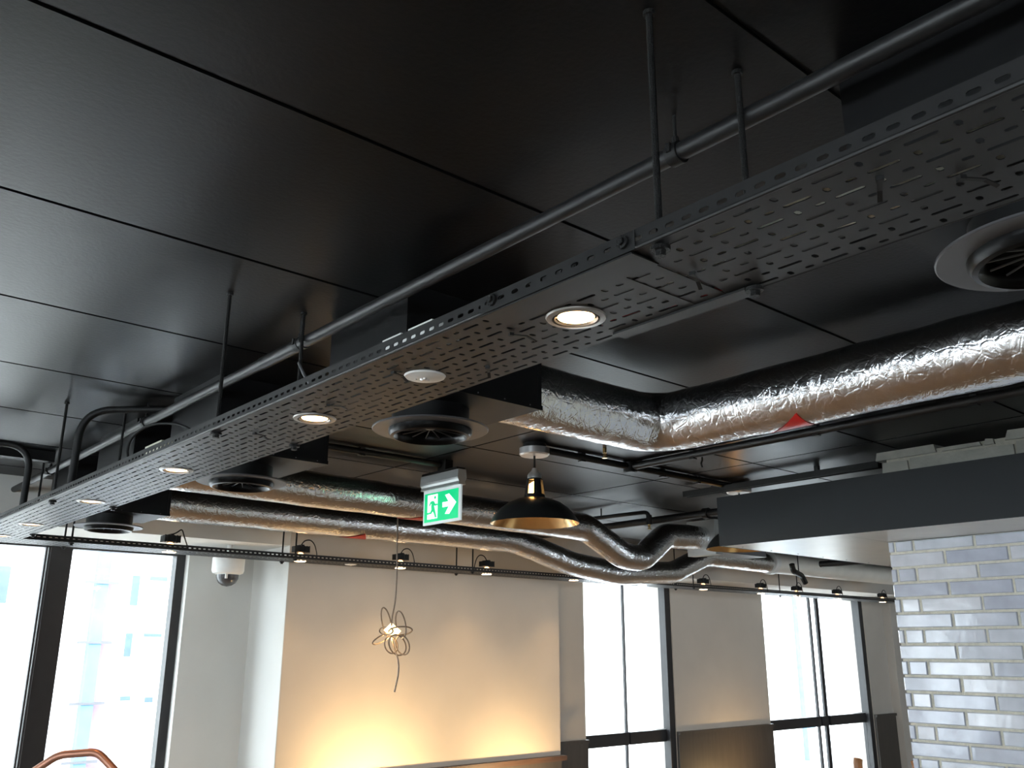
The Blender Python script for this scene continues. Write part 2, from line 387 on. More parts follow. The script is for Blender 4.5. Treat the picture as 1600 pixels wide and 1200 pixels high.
H_LONG = ccw(stadium(.0152, .0031, n=3)); H_DASH = ccw(stadium(.0035, .0032, n=3)); H_DOT = ccw(stadium(.0026, .0037, rot=1, n=3)); H_FL = ccw(stadium(.0045, .0030, n=3))
PER = .103
def tray_floor(mb, length0, length1, width, rows, fn, dens=1):
    """fn(a across 0..width, s along)"""
    x_first = width - .0130 - .0244*(rows-1)
    edge0 = x_first-.0122; edge1 = width-.0130+.0122
    mb.add([fn(0, length0), fn(edge0, length0), fn(edge0, length1), fn(0, length1)], [(0, 1, 2, 3)])
    mb.add([fn(edge1, length0), fn(width, length0), fn(width, length1), fn(edge1, length1)], [(0, 1, 2, 3)])
    for r in range(rows):
        cx = x_first+.0244*r; off = 0 if (rows-1-r) % 2 == 0 else PER/2
        s = length0
        k0 = int((length0-.330-off)/PER)-1; k1 = int((length1-.330-off)/PER)+1
        last = length0
        for k in range(k0, k1+1):
            c = .330+off+k*PER
            segs = [(c-.0225, c+.0235, c, H_LONG), (c+.0235, c+.0515, c+.037, H_DASH), (c+.0515, c+PER-.0225, c+.066, H_DOT)]
            for a, b, cc, h in segs:
                if a < length0 or b > length1: continue
                if last == length0 and a > length0+1e-6: mb.add([fn(cx-.0122, length0), fn(cx+.0122, length0), fn(cx+.0122, a), fn(cx-.0122, a)], [(0, 1, 2, 3)])
                hole_cell(mb, cx-.0122, cx+.0122, a, b, cx, cc, h, fn); last = b
        if last < length1-1e-6: mb.add([fn(cx-.0122, last), fn(cx+.0122, last), fn(cx+.0122, length1), fn(cx-.0122, length1)], [(0, 1, 2, 3)])
def tray_flange(mb, l0, l1, hgt, fn, per=.026):
    """fn(h, s): slotted upright edge"""
    n = int((l1-l0)/per)
    for k in range(n):
        a = l0+k*per; b = a+per
        hole_cell(mb, .005, hgt-.004, a, b, .0145, a+per/2, H_FL, fn)
    e = l0+n*per
    mb.add([fn(.005, e), fn(hgt-.004, e), fn(hgt-.004, l1), fn(.005, l1)], [(0, 1, 2, 3)])
    mb.add([fn(0, l0), fn(.005, l0), fn(.005, l1), fn(0, l1)], [(0, 1, 2, 3)])
    mb.add([fn(hgt-.004, l0), fn(hgt, l0), fn(hgt, l1), fn(hgt-.004, l1)], [(0, 1, 2, 3)])
def solid(o, t=.0012):
    md = o.modifiers.new('sheet', 'SOLIDIFY'); md.thickness = t; md.offset = 0; return o
W = TX1-TX0
tray = thing('cable_tray', 'long dark grey perforated cable tray hung diagonally across the ceiling', 'cable tray', (TX0, 0, HT))
YJ = .70
for k, (a, b) in enumerate(((-.42, YJ), (YJ+.002, 4.68))):
    dz = 0 if k else .0016
    mb = MB(); tray_floor(mb, a, b, W, 9, lambda p, s, dz=dz: (p, s, dz)); solid(mb.build('tray_floor', M_TRAY, tray))
    for nm, x in (('near_flange', 0), ('far_flange', W)):
        mb = MB(); tray_flange(mb, a, b, .028, lambda h, s, x=x: (x, s, h)); solid(mb.build('flange', M_TRAY, tray))
    for x, sg in ((0, 1), (W, -1)):
        MB().tube([(x, a, .003), (x, b, .003)], .0032, 8).build('folded_edge', M_TRAY, tray, True)
        MB().box((min(x, x+sg*.006), a, .0275), (max(x, x+sg*.006), b, .029)).build('lip', M_TRAY, tray)
# joint between the two lengths: overlap plates, bolts
mb = MB(); tray_flange(mb, YJ-.012, YJ+.30, .027, lambda h, s: (-.0026, s, h), .031); solid(mb.build('coupling_plate', M_TRAY, tray))
MB().box((-.003, YJ-.006, -.004), (.05, YJ+.30, -.0018)).build('coupling_plate', M_TRAY, tray)
MB().box((W-.022, YJ-.03, -.0045), (W+.006, YJ+.22, -.0012)).build('coupling_plate', M_TRAY, tray)
MB().box((.04, YJ+.055, -.0015), (W-.02, YJ+.066, .006)).build('end_lip', M_TRAY, tray)
for y in (YJ+.006, YJ+.27):
    MB().cyl((-.004, y, .015), (-.0085, y, .015), .0095, 12).cyl((-.0085, y, .015), (-.0125, y, .015), .0055, 6).build('bolt', M_ROD, tray)
TY0, TY1 = 4.685, 4.91
tray2 = thing('cable_tray', 'dark cable tray carrying small lamps in front of the windows and pier', 'cable tray', (.80, TY0, HT))
mb = MB(); tray_floor(mb, 0, 10.6, TY1-TY0, 9, lambda p, s: (s, p, 0)); mb.build('tray_floor', M_TRAY, tray2)
for y in (0, TY1-TY0):
    mb = MB(); tray_flange(mb, 0, 10.6, .028, lambda h, s, y=y: (s, y, h)); solid(mb.build('flange', M_TRAY, tray2))
    MB().tube([(0, y, .003), (10.6, y, .003)], .0032, 8).build('folded_edge', M_TRAY, tray2, True)

# hanger rods
def rod(x, y, ztop, label, group):
    t = thing('threaded_rod', label, 'rod', (x, y, HT-.012), 0, group)
    h = ztop-HT+.012
    MB().cyl((0, 0, 0), (0, 0, h), .0048, 10).build('rod', M_ROD, t, True)
    MB().cyl((0, 0, .0055), (0, 0, .0105), .0130, 16).build('washer', M_ROD, t, True)
    MB().cyl((0, 0, -.002), (0, 0, .0055), .0075, 6).build('nut', M_ROD, t)
    MB().cyl((0, 0, .014), (0, 0, .0185), .0115, 16).build('upper_washer', M_ROD, t, True)
    MB().cyl((0, 0, h-.006), (0, 0, h), .0085, 10).build('anchor', M_ROD, t)
    return t
for k, y in enumerate((.662, 2.01, 3.37, 4.45)):
    w_ = ('nearest to the viewer', 'behind the first lit downlights', 'beside the bent conduit', 'by the far window wall')[k]
    rod(.818, y, HC, 'black threaded rod on the near edge of the long tray, %s' % w_, 'rods of the long cable tray')
    rod(1.020, y, HC, 'black threaded rod on the far edge of the long tray, %s' % w_, 'rods of the long cable tray')
for k, x in enumerate((1.25, 2.44, 3.72, 6.02, 7.55)):
    w_ = ('beside the long tray', 'next to the second small lamp', 'in front of the pier', 'under the foil ducts', 'above the far window')[k]
    rod(x, TY0+.012, HC, 'thin black rod at the front of the lamp tray, %s' % w_, 'rods of the lamp tray')
    rod(x+.02, TY1-.012, HC, 'thin black rod at the back of the lamp tray, %s' % w_, 'rods of the lamp tray')

# ------------------------------------------------------------------ lamps in the trays
def spot(parent, z, power, ang, col=(1, .60, .30), blend=.6, rad=.02, tilt=None):
    l = bpy.data.lights.new('lamp_light', 'SPOT'); l.energy = power; l.color = col; l.spot_size = math.radians(ang); l.spot_blend = blend; l.shadow_soft_size = rad
    o = bpy.data.objects.new('lamp_light', l); COL.objects.link(o); o.parent = parent; o.location = (0, 0, z); return o
def downlight(loc, label):
    t = thing('downlight', label, 'downlight', loc, 0, 'recessed downlights of the long tray')
    MB().lathe([(.0365, .002), (.0370, -.004), (.0455, -.003), (.047, -.0005), (.047, .0)], n=40).build('trim_ring', M_TRIM, t, True)
    MB().lathe([(.0335, .001), (.0366, .001)], n=40).build('black_groove', M_MATTE, t)  # flat black ring between trim and inner ring
    MB().lathe([(.0285, .006), (.0335, -.003), (.0335, .002)], n=32).build('inner_ring', M_TRIM, t, True)
    MB().lathe([(0, -.001), (.015, -.0015), (.0285, -.0005), (.0285, .003), (0, .003)], n=32).build('lens', M_LENS, t, True)
    MB().cyl((0, 0, .004), (0, 0, .045), .033, 20).build('lamp_body', M_MATTE, t, True)
    hs = MB()
    for k in range(7): hs.box((-.028, -.0285+.0095*k-.0012, .045), (.028, -.0285+.0095*k+.0012, .082))
    hs.build('heat_sink', M_MATTE, t)
    spot(t, -.006, 8, 120)
    return t
DL = [(.915, .91, 'brightest downlight, in the tray beside the plate joint'), (.925, 1.736, 'downlight next to the large black and tan ceiling diffuser'), (.925, 2.531, 'downlight above the start of the foil ducts'),
      (.922, 3.294, 'downlight left of the third diffuser'), (.926, 4.09, 'small distant downlight above the left window'), (.92, 4.60, 'last downlight where the two trays meet')]
for x, y, lb in DL: downlight((x, y, HT-.0005), 'warm glowing round recessed ' + lb)
em = thing('emergency_light', 'unlit white round emergency light set in the long tray', 'emergency light', (.921, 1.314, HT-.0005))
MB().lathe([(0, -.006), (.020, -.006), (.024, -.005), (.037, -.003), (.039, 0), (0, 0)], n=36).build('bezel', M_WHITE, em, True)
MB().lathe([(0, -.010), (.005, -.0095), (.009, -.006)], n=16).build('lens', M_CHROME, em, True)
for k in range(3):
    a = 2*PI*k/3; MB().lathe([(0, -.009), (.003, -.0085), (.004, -.006)], (.006*math.cos(a), .006*math.sin(a), 0), 10).build('led', M_CHROME, em, True)
MB().lathe([(0, -.008), (.002, -.0075), (.0026, -.006)], (-.012, .012, 0), 10).build('indicator', M_WHITE, em, True)
MB().cyl((0, 0, .003), (0, 0, .04), .025, 16).build('lamp_body', M_WHITE, em, True)

TL = [(1.76, 'above the left window'), (2.52, 'beside the dome camera'), (3.215, 'behind the knotted cord lamp'), (3.915, 'in front of the pier'), (4.74, 'at the right edge of the pier'), (5.50, 'hidden half behind the foil ducts'),
      (6.27, 'right of the first tall window'), (7.10, 'left of the far window'), (7.68, 'over the far window'), (8.40, 'over the far window mullion'), (9.30, 'near the white speaker')]
for k, (x, lb) in enumerate(TL):
    t = thing('tray_lamp', 'small warm lamp in the lamp tray, ' + lb, 'lamp', (x, TY0+.105, HT), 0, 'small lamps of the lamp tray')
    MB().lathe([(.026, .001), (.028, -.004), (.037, -.003), (.039, 0)], n=24).build('trim_ring', M_TRIM, t, True)
    MB().lathe([(0, -.004), (.033, -.004), (.033, .002), (0, .002)], n=24).build('lens', M_LENS2, t, True)
    MB().lathe([(0, .047), (.010, .047), (.017, .040), (.017, .032), (0, .030)], n=16).build('reflector', M_GLOW, t, True)
    hb = MB(); hb.box((-.043, -.030, .048), (.043, .030, .082)); hb.box((-.012, -.034, .082), (.004, .034, .090))
    hb.build('housing', M_MATTE, t)
    fins = MB()
    for q in range(6): fins.box((-.043+.0155*q, -.032, .046), (-.043+.0155*q+.008, -.030, .084))
    fins.build('fins', M_MATTE, t)
    sg = 1 if k != 3 else -1
    if k == 0: pth = [(.0, 0, .088), (.03, 0, .10), (.055, 0, .125), (.07, 0, .085), (.095, 0, .03)]
    else: pth = [(0, 0, .088), (.02*sg, 0, .118), (.06*sg, 0, .125), (.088*sg, 0, .10), (.105*sg, 0, .05), (.108*sg, 0, .02)]
    MB().tube(fillet(pth, .018, 4), .0036, 6).build('flex', M_MATTE, t, True)
    spot(t, -.010, 9, 100, (1, .62, .28), 1., .03)
em2 = thing('emergency_light', 'tiny white emergency light in the lamp tray before the pier', 'emergency light', (2.86, TY0+.11, HT))
MB().lathe([(0, -.005), (.02, -.005), (.033, -.003), (.036, 0), (0, 0)], n=24).build('bezel', M_WHITE, em2, True)
MB().lathe([(0, -.009), (.006, -.008), (.009, -.005)], n=12).build('lens', M_CHROME, em2, True)

# things lying in the long tray
def tray_cable(pts, r, m, name, label, cat='cable', group=None):
    return tag(MB().tube(fillet(pts, .05, 5), r, 8).build(name, m, None, True), label, cat, group)
zt = HT+.008
tray_cable([(.955, -.42, zt), (.95, .1, zt), (.93, .33, zt), (.955, .46, zt), (.90, .62, zt), (.93, .74, zt)], .0055, M_CREAM, 'cable', 'thick cream cable lying in the near end of the tray', group='cables in the long tray')
tray_cable([(.975, -.42, zt+.012), (.985, .12, zt+.012), (.965, .30, zt+.012), (.90, .44, zt+.012), (.91, .58, zt+.012), (.96, .70, zt+.012)], .0055, M_CREAM, 'cable', 'cream cable crossing the other cream cable in the tray', group='cables in the long tray')
tray_cable([(.86, -.42, zt), (.87, .2, zt), (.85, .48, zt), (.86, .80, zt)], .005, M_CREAM, 'cable', 'cream cable along the near flange of the tray', group='cables in the long tray')
tray_cable([(1.005, .70, zt), (1.0, .80, zt), (.985, .92, zt)], .004, M_RED, 'cable', 'short red wire showing through the tray slots')
tray_cable([(.83, 1.10, zt), (.85, 1.55, zt), (.88, 1.90, zt), (.86, 2.4, zt)], .005, M_CREAM, 'cable', 'cream cable beside the white driver boxes', group='cables in the long tray')
for k, (x, y0, y1, h, lb) in enumerate(((.845, 1.19, 1.262, .055, 'white flat driver box in the tray, nearer of two'), (.845, 1.285, 1.345, .055, 'white flat driver box in the tray, farther of two'), (.842, 2.44, 2.565, .055, 'cream driver box in the tray under a looping black cable'))):
    t = thing('driver_box', lb, 'driver box', (x, y0, HT+.004), 0, 'driver boxes in the long tray')
    mmm = M_WHITE if k < 2 else M_CREAM
    bx('case', (0, 0, 0), (.055, y1-y0, h), mmm, t); bx('end_cap', (.004, -.012, .002), (.051, 0, h-.006), mmm, t)
tag(MB().tube(fillet([(.85, 2.70, HT+.02), (.84, 2.74, HT+.10), (.87, 2.66, HT+.15), (.93, 2.55, HT+.14), (.97, 2.45, HT+.08)], .05, 5), .004, 8).build('flex_cable', M_MATTE, None, True), 'black flex looping above the cream driver box', 'cable')
tag(MB().tube(fillet([(.90, 1.66, HT+.02), (.88, 1.70, HT+.07), (.87, 1.73, HT+.12), (.90, 1.76, HT+.11), (.91, 1.72, HT+.05), (.90, 1.70, HT+.02)], .02, 4), .0028, 8).build('flex_cable', M_VANE, None, True), 'thin grey flex loop standing out of the tray', 'cable')
for k, (x, y, a, lb) in enumerate(((.872, .40, .5, 'in front of the cream cables'), (.935, .325, -.6, 'over the bright slots at the right'), (.925, .69, .4, 'beside the plate joint'), (.90, 1.02, -.4, 'left of the brightest downlight'), (.875, 1.33, .3, 'behind the emergency light'), (.98, 1.20, .8, 'near the far edge by the emergency light'), (.90, 1.60, -.5, 'right of the second downlight'), (.90, 1.95, .3, 'left of the second downlight'))):
    t = thing('cable_tie', 'small black cable tie tail under the tray, ' + lb, 'cable tie', (x, y, HT-.001), a, 'cable ties under the long tray')
    MB().box((-.016, -.0028, -.0045), (.010, .0028, -.003)).add([(.010,-.0028,-.0045),(.010,.0028,-.0045),(.024,.0028,-.011),(.024,-.0028,-.011),(.010,-.0028,-.003),(.010,.0028,-.003),(.024,.0028,-.0095),(.024,-.0028,-.0095)],
        [(0,1,2,3),(7,6,5,4),(0,3,7,4),(1,5,6,2),(3,2,6,7)]).build('tail', M_MATTE, t)
    bx('lock', (-.020, -.004, -.006), (-.013, .004, -.001), M_MATTE, t)

# ------------------------------------------------------------------ main pipe above the tray
ZP, XP = 2.368, 1.040
pipe = thing('conduit_pipe', 'thick black pipe running beside the long cable tray', 'pipe', (XP, 0, ZP))
MB().tube([(0, -.6, 0), (0, YP, 0)], .0150, 20).build('pipe', M_PIPE, pipe, True)
MB().cyl((0, 2.03, 0), (0, 2.28, 0), .0175, 20).build('coupling', M_PIPE, pipe, True)
for y in (.80, 2.06, 3.19, 4.4):
    c = MB().cyl((0, y-.011, 0), (0, y+.011, 0), .0190, 20).build('clip', M_MATTE, pipe, True)
    MB().cyl((0, y, .015), (0, y, HC-ZP), .0032, 8).cyl((0, y, .017), (0, y, .030), .006, 8).box((-.022, y-.004, -.004), (-.016, y+.004, .012)).build('drop_rod', M_ROD, c)
# bent black conduits dropping to the tray at the left
b1 = tag(MB().tube(fillet([(1.06, 3.11, 2.403), (1.03, 3.13, 2.403), (.845, 3.26, 2.392), (.842, 3.27, HT+.02)], .10, 10), .0130, 12).build('bent_conduit', M_MATTE, None, True), 'bent black conduit dropping into the tray beside a rod', 'conduit')
b2 = tag(MB().tube(fillet([(.55, 3.98, 2.372), (.842, 3.90, 2.372), (.842, 3.90, HT+.02)], .10, 10), .0130, 12).build('bent_conduit', M_MATTE, None, True), 'bent black conduit at the left picture edge', 'conduit')
tk = thing('trunking', 'black trunking bar fixed across the ceiling at far left', 'trunking', (-3, 4.31, HC-.04))
bx('channel', (0, 0, 0), (4.03, .045, .04), M_MATTE, tk); bx('cover', (0, -.004, -.004), (4.03, .049, 0), M_BLACK, tk)

# ------------------------------------------------------------------ plenum boxes and diffusers
HB, HD = 1.6+.600, 1.6+.546
BOXES = [(1.11, 1.54, .19, .55, 1.345, .385, 'nearest, at the right picture edge'), (1.11, 1.54, 1.666, 2.02, 1.325, 1.858, 'feeding the bent foil duct'),
         (1.085, 1.483, 2.674, 3.06, 1.290, 2.909, 'in front of the upper foil duct'), (1.11, 1.55, 4.269, 4.63, 1.338, 4.448, 'farthest, above the left window')]
def plenum(x0, x1, y0, y1, lb):
    t = thing('plenum_box', 'black sheet metal plenum box ' + lb, 'plenum box', (x0, y0, HB))
    bx('casing', (0, 0, 0), (x1-x0, y1-y0, HC-HB), M_BLACK, t)
    for a in (0, x1-x0-.012): bx('corner_angle', (a, -.002, 0), (a+.012, 0, HC-HB), M_BLACK, t)
    f = MB().box((-.002, -.004, -.002), (x1-x0+.002, 0, .010)).build('flange', M_BLACK, t)
    for k in range(5): MB().cyl(((x1-x0)*(k+.5)/5, -.006, .005), ((x1-x0)*(k+.5)/5, -.004, .005), .0018, 6).build('rivet', M_RING, f)
    return t
def diffuser(x, y, lb):
    t = thing('ceiling_diffuser', 'round grey swirl diffuser with black bowl, ' + lb, 'diffuser', (x, y, HD), .2, 'round ceiling diffusers')
    MB().lathe([(.104, .004), (.104, -.001), (.149, -.0015), (.151, 0), (.151, .003), (.104, .004)], n=56).build('face_ring', M_RING, t, True)
    MB().lathe([(.084, .014), (.084, -.004), (.088, -.014), (.095, -.020), (.103, -.018), (.108, -.010), (.109, 0)], n=48).build('bowl_rim', M_BOWL, t, True)
    MB().lathe([(.086, .006), (.084, .02), (.06, .05), (0, .054)], n=32).build('throat', M_MATTE, t, True)
    for k in range(14):
        a = 2*PI*k/14; c, s = math.cos(a), math.sin(a); p = (-s, c)
        MB().add([(c*.014-p[0]*.0008, s*.014-p[1]*.0008, .004), (c*.014+p[0]*.0008, s*.014+p[1]*.0008, .0045), (c*.085+p[0]*.0010, s*.085+p[1]*.0010, -.0015), (c*.085-p[0]*.0010, s*.085-p[1]*.0010, -.002),
                  (c*.014-p[0]*.0008, s*.014-p[1]*.0008, .0015), (c*.014+p[0]*.0008, s*.014+p[1]*.0008, .002), (c*.085+p[0]*.0010, s*.085+p[1]*.0010, -.004), (c*.085-p[0]*.0010, s*.085-p[1]*.0010, -.0045)],
                 [(0,1,2,3), (7,6,5,4), (0,4,5,1), (1,5,6,2), (2,6,7,3), (3,7,4,0)]).build('vane', M_VANE, t)
    MB().lathe([(0, .001), (.010, .001), (.016, .005), (.016, .012), (0, .012)], n=16).build('hub', M_VANE, t, True)
    MB().lathe([(.0, .055), (.101, .054), (.101, .002)], n=40).build('neck', M_BLACK, t, True)
for b in BOXES: plenum(*b[:4], b[6]); diffuser(b[4], b[5], b[6])
plenum(1.085, 1.27, 3.43, 3.86, 'half hidden behind the tray, feeding the upper foil duct')

# ------------------------------------------------------------------ foil ducts
def foil_duct(name, label, path, r, bend, seed, step=.014, n=72):
    t = thing(name, label, 'duct', path[0])
    o = Vector(path[0])
    pts = resample(fillet(path, bend, 9), step)
    def rf(i, k, c):
        a = 2*PI*k/n; d = Vector((math.cos(a)*.09, math.sin(a)*.09, 0))
        q = Vector((i*step, math.cos(a)*r, math.sin(a)*r))
        rd = lambda v: abs(noise.noise(v))
        return 1 + .024*noise.noise(q*7+Vector((seed, 0, 0))) + .026*(rd(q*14+Vector((0, seed, 0)))-.2) + .010*(rd(q*34+Vector((0, 0, seed)))-.2)
    MB().tube([p-o for p in pts], r, n, rf=rf).build('foil_wrap', M_FOIL, t, True, 80)
    return t
def tape(t, a, b, r, w=.03):
    o = t.location; a = Vector(a)-o; b = Vector(b)-o
    MB().tube([a, a.lerp(b, .5), b], r*1.028, 40, cap=False).build('tape_band', M_FOIL, t, True, 80)
def patch(t, axis, c, z, r, pts, nsub=6):
    """diamond film on the tube: pts = (s, theta) corners"""
    o = t.location; vs = []; (s0, t0), (s1, t1), (s2, t2), (s3, t3) = pts
    for i in range(nsub+1):
        for j in range(nsub+1):
            u, v = i/nsub, j/nsub
            s = (s0*(1-u)+s1*u)*(1-v)+(s3*(1-u)+s2*u)*v; th = (t0*(1-u)+t1*u)*(1-v)+(t3*(1-u)+t2*u)*v
            rr = r*1.035
            P = (c+rr*math.cos(th), s, z+rr*math.sin(th)) if axis == 'y' else (s, c+rr*math.cos(th), z+rr*math.sin(th))
            vs.append(Vector(P)-o)
    fs = [(i*(nsub+1)+j, (i+1)*(nsub+1)+j, (i+1)*(nsub+1)+j+1, i*(nsub+1)+j+1) for i in range(nsub) for j in range(nsub)]
    ob = MB().add(vs, fs).build('warning_label', M_RED, t, True); ob['label'] = 'red triangular warning film'
RA = .0935
dA = foil_duct('foil_duct', 'large crinkled silver foil duct bending right above the bulkhead', [(1.54, 1.847, 2.30), (2.219, 1.847, 2.30), (2.219, -1.6, 2.30)], RA, .13, 1.3)
patch(dA, 'y', 2.219, 2.30, RA, [(1.300, 4.02), (1.285, 5.2), (1.39, 5.9), (1.47, 5.2)])
dB = foil_duct('foil_duct', 'silver foil duct dipping in a V under the black pipes, upper of two', [(1.27, 3.62, 2.295), (2.5, 3.68, 2.295), (3.80, 3.74, 2.292), (4.13, 3.74, 2.145), (4.30, 3.74, 2.145), (4.53, 3.74, 2.30), (4.90, 3.74, 2.315)], .080, .045, 4.1)
patch(dB, 'x', 3.685, 2.295, .080, [(2.575, 4.15), (2.45, 4.85), (2.50, 5.6), (2.60, 4.85)])
dC = foil_duct('foil_duct', 'silver foil duct just above the lamp tray, lower of two', [(1.55, 4.46, 2.285), (3.88, 4.48, 2.285), (4.42, 4.48, 2.165), (4.85, 4.48, 2.125), (5.50, 4.48, 2.165), (5.90, 4.48, 2.315), (6.75, 4.48, 2.315)], .082, .06, 7.7)
patch(dC, 'x', 4.468, 2.285, .082, [(2.72, 4.0), (2.58, 4.8), (2.64, 5.5), (2.76, 4.8)])
cl = thing('duct_collar', 'pale grey square duct collar beside the bulkhead end', 'duct collar', (4.90, 3.74, 2.315))
bx('plate', (0, -.115, -.115), (.07, .115, .115), M_HOUS, cl); bx('box_section', (.07, -.095, -.095), (.6, .095, .095), M_RING, cl)
wd = thing('wrapped_duct', 'white wrapped duct in the background beside the brick pier', 'duct', (6.80, 4.30, 2.32))
MB().cyl((0, .18, 0), (2.6, .18, 0), .088, 28).build('wrap', M_DUSTW, wd, True)
MB().cyl((-.03, .18, 0), (.03, .18, 0), .10, 28).build('end_collar', M_WHITE, wd, True)
wd2 = thing('wrapped_duct', 'beige flat duct crossing above the far window', 'duct', (6.2, 3.3, 2.28))
bx('casing', (0, 0, 0), (3.2, .42, .13), M_DUSTW, wd2); bx('flange', (1.5, -.01, -.01), (1.54, .43, .14), M_DUSTW, wd2)

# ------------------------------------------------------------------ bulkhead, brick pier, block wall
XB, XR = 3.30, 3.69
YE = 1.849
bh = thing('bulkhead', 'slate grey boxed bulkhead with white underside across the brick pier', 'bulkhead', (XB, 2.42, 2.0365))
bx('front_board', (0, -2.2, 0), (.012, 0, .2145), M_BEAM, bh); bx('front_board', (0, -4.6, 0), (.012, -2.202, .2145), M_BEAM, bh)
bx('end_board', (.012, -.012, 0), (2.2, 0, .2145), M_BEAM, bh); bx('top_board', (.012, -4.6, .2025), (2.2, -.012, .2145), M_BEAM, bh)
bx('soffit_board', (.012, -.571+.002, 0), (2.2, -.012, .010), M_SOFFIT, bh)
bx('soffit_board', (.012, -4.6, .0), (XR-XB-.001, -.571, .010), M_SOFFIT, bh)
for k in range(9): MB().cyl((.1+.22*k, -.05-.0*k, -.0012), (.1+.22*k, -.05, 0), .004, 8).build('screw', M_RING, bh)
pier = struct(bx('wall_brick', (XR+.006, -2.2, 0), (XR+.45, YE-.004, 2.0355), M_MORTAR)); tag(pier, 'glazed pale blue grey brick pier under the bulkhead', None)
BC = {}
def brick(length, hgt=.0508):
    k = (round(length, 4), round(hgt, 4))
    lst = BC.setdefault(k, [])
    if len(lst) < 4:
        mb = MB(); b = .003; L, H, D = length, hgt, .03
        mb.add([(0,b,b),(0,L-b,b),(0,L-b,H-b),(0,b,H-b),(b,0,0),(b,L,0),(b,L,H),(b,0,H),(D,0,0),(D,L,0),(D,L,H),(D,0,H)],
               [(3,2,1,0),(0,1,5,4),(1,2,6,5),(2,3,7,6),(3,0,4,7),(4,5,9,8),(5,6,10,9),(6,7,11,10),(7,4,8,11)])
        me = bpy.data.meshes.new('brick'); me.from_pydata(mb.v, [], [f[::-1] for f in mb.f]); me.materials.append(M_BRICK[len(lst)]); lst.append(me)
        return me
    return random.choice(lst)
CH, J = .0608, .010
nb = 0
for c in range(-17, 6):
    z0 = 1.6835+CH*c+J/2; h = CH-J
    if z0+h > 2.034: h = 2.034-z0
    if h < .01: continue
    odd = (c % 2 == 0)          # course 4 (1.927..1.987) is the plain stretcher course
    if odd: ys = [YE, 1.621]
    else: ys = [YE, 1.822, 1.743]
    while ys[-1] > .35: ys.append(ys[-1]-.2435)
    for a, b in zip(ys, ys[1:]):
        L = a-b-J
        if ys[0] == a: L = a-b-J/2
        o = bpy.data.objects.new('brick', brick(round(L, 4), round(h, 4))); COL.objects.link(o); o.parent = pier
        o.location = (XR+random.uniform(-.0012, .0012), b+J/2, z0); o.rotation_euler = (0, random.uniform(-.006, .006), random.uniform(-.012, .012)); nb += 1
blk = struct(bx('wall_block', (XR+.012, -2.2, 2.255), (XR+.2, YE-.03, 2.40), M_MORTAR)); tag(blk, 'rough white painted block wall showing above the bulkhead', None)
for a, b, z0, z1 in ((1.845, 1.72, 2.255, 2.372), (1.715, 1.30, 2.255, 2.375), (1.295, 1.0, 2.255, 2.378), (.995, .6, 2.255, 2.38), (.595, .0, 2.255, 2.38),
                     (1.862, 1.60, 2.384, 2.418), (1.575, 1.42, 2.382, 2.398), (1.41, 1.37, 2.38, 2.405), (1.33, 1.22, 2.384, 2.425), (1.20, .9, 2.384, 2.42)):
    o = MB(); zz = .006
    o.add([(0,b,z0),(0,a,z0+random.uniform(0, zz)),(0,a-random.uniform(0, .02),z1),(0,b+random.uniform(0, .01),z1-random.uniform(0, .008)),(.1,b,z0),(.1,a,z0),(.1,a,z1),(.1,b,z1)],
          [(0,1,2,3)[::-1],(0,4,5,1)[::-1],(1,5,6,2)[::-1],(2,6,7,3)[::-1],(3,7,4,0)[::-1]])
    o.build('block', M_WBLOCK, blk).location = (XR, 0, 0)

# ------------------------------------------------------------------ ceiling conduits, pipes, sprinklers
def conduit(name, label, pts, r, m=M_MATTE, cat='conduit', clips=()):
    t = thing(name, label, cat, pts[0]); o = Vector(pts[0])
    MB().tube([Vector(p)-o for p in fillet(pts, .04, 5)] if len(pts) > 2 else [Vector(p)-o for p in pts], r, 12).build('tube', m, t, True)
    for c in clips:
        c = Vector(c)-o; bx('saddle', (c.x-.012, c.y-.012, c.z-r-.003), (c.x+.012, c.y+.012, HC-o.z), m, t)
    return t
ZC = HC-.020
cx_ = conduit('ceiling_conduit', 'black ceiling conduit linking the two pendant lamps', [(2.56, 2.765, ZC), (3.90, 2.765, ZC)], .0165, M_PIPE, clips=[(2.8, 2.765, ZC), (3.35, 2.765, ZC), (3.62, 2.765, ZC)])
conduit('ceiling_conduit', 'black ceiling conduit running right below the large foil duct', [(3.12, 2.74, ZC), (3.12, -.5, ZC)], .0175, M_PIPE, clips=[(3.12, 2.4, ZC), (3.12, 1.8, ZC), (3.12, 1.2, ZC)])
jb = thing('junction_box', 'round black junction box where two ceiling conduits cross', 'junction box', (3.12, 2.765, HC-.044))
MB().cyl((0, 0, 0), (0, 0, .044), .032, 20).build('body', M_MATTE, jb, True); MB().cyl((0, 0, -.003), (0, 0, 0), .024, 20).build('lid', M_PIPE, jb, True)
conduit('ceiling_conduit', 'black ceiling conduit leading to the exit sign', [(1.56, 3.31, ZC), (2.42, 3.31, ZC)], .0150, M_PIPE, clips=[(2.0, 3.31, ZC)])
ch = thing('channel_bar', 'black channel bar under the ceiling left of the bulkhead top', 'channel', (3.84, 3.02, HC-.055))
bx('web', (-.02, -1.1, .022), (.02, 0, .030), M_MATTE, ch); bx('side', (-.02, -1.1, 0), (-.016, 0, .022), M_MATTE, ch); bx('side', (.016, -1.1, 0), (.020, 0, .022), M_MATTE, ch)
bx('hanger', (-.01, -.2, .030), (.01, -.18, .055), M_MATTE, ch); bx('hanger', (-.01, -.8, .030), (.01, -.78, .055), M_MATTE, ch)
bp = conduit('water_pipe', 'thick black pipe crossing over the dipping foil ducts', [(4.28, 2.5, 2.362), (4.28, YP, 2.362)], .022, M_MATTE, 'pipe')
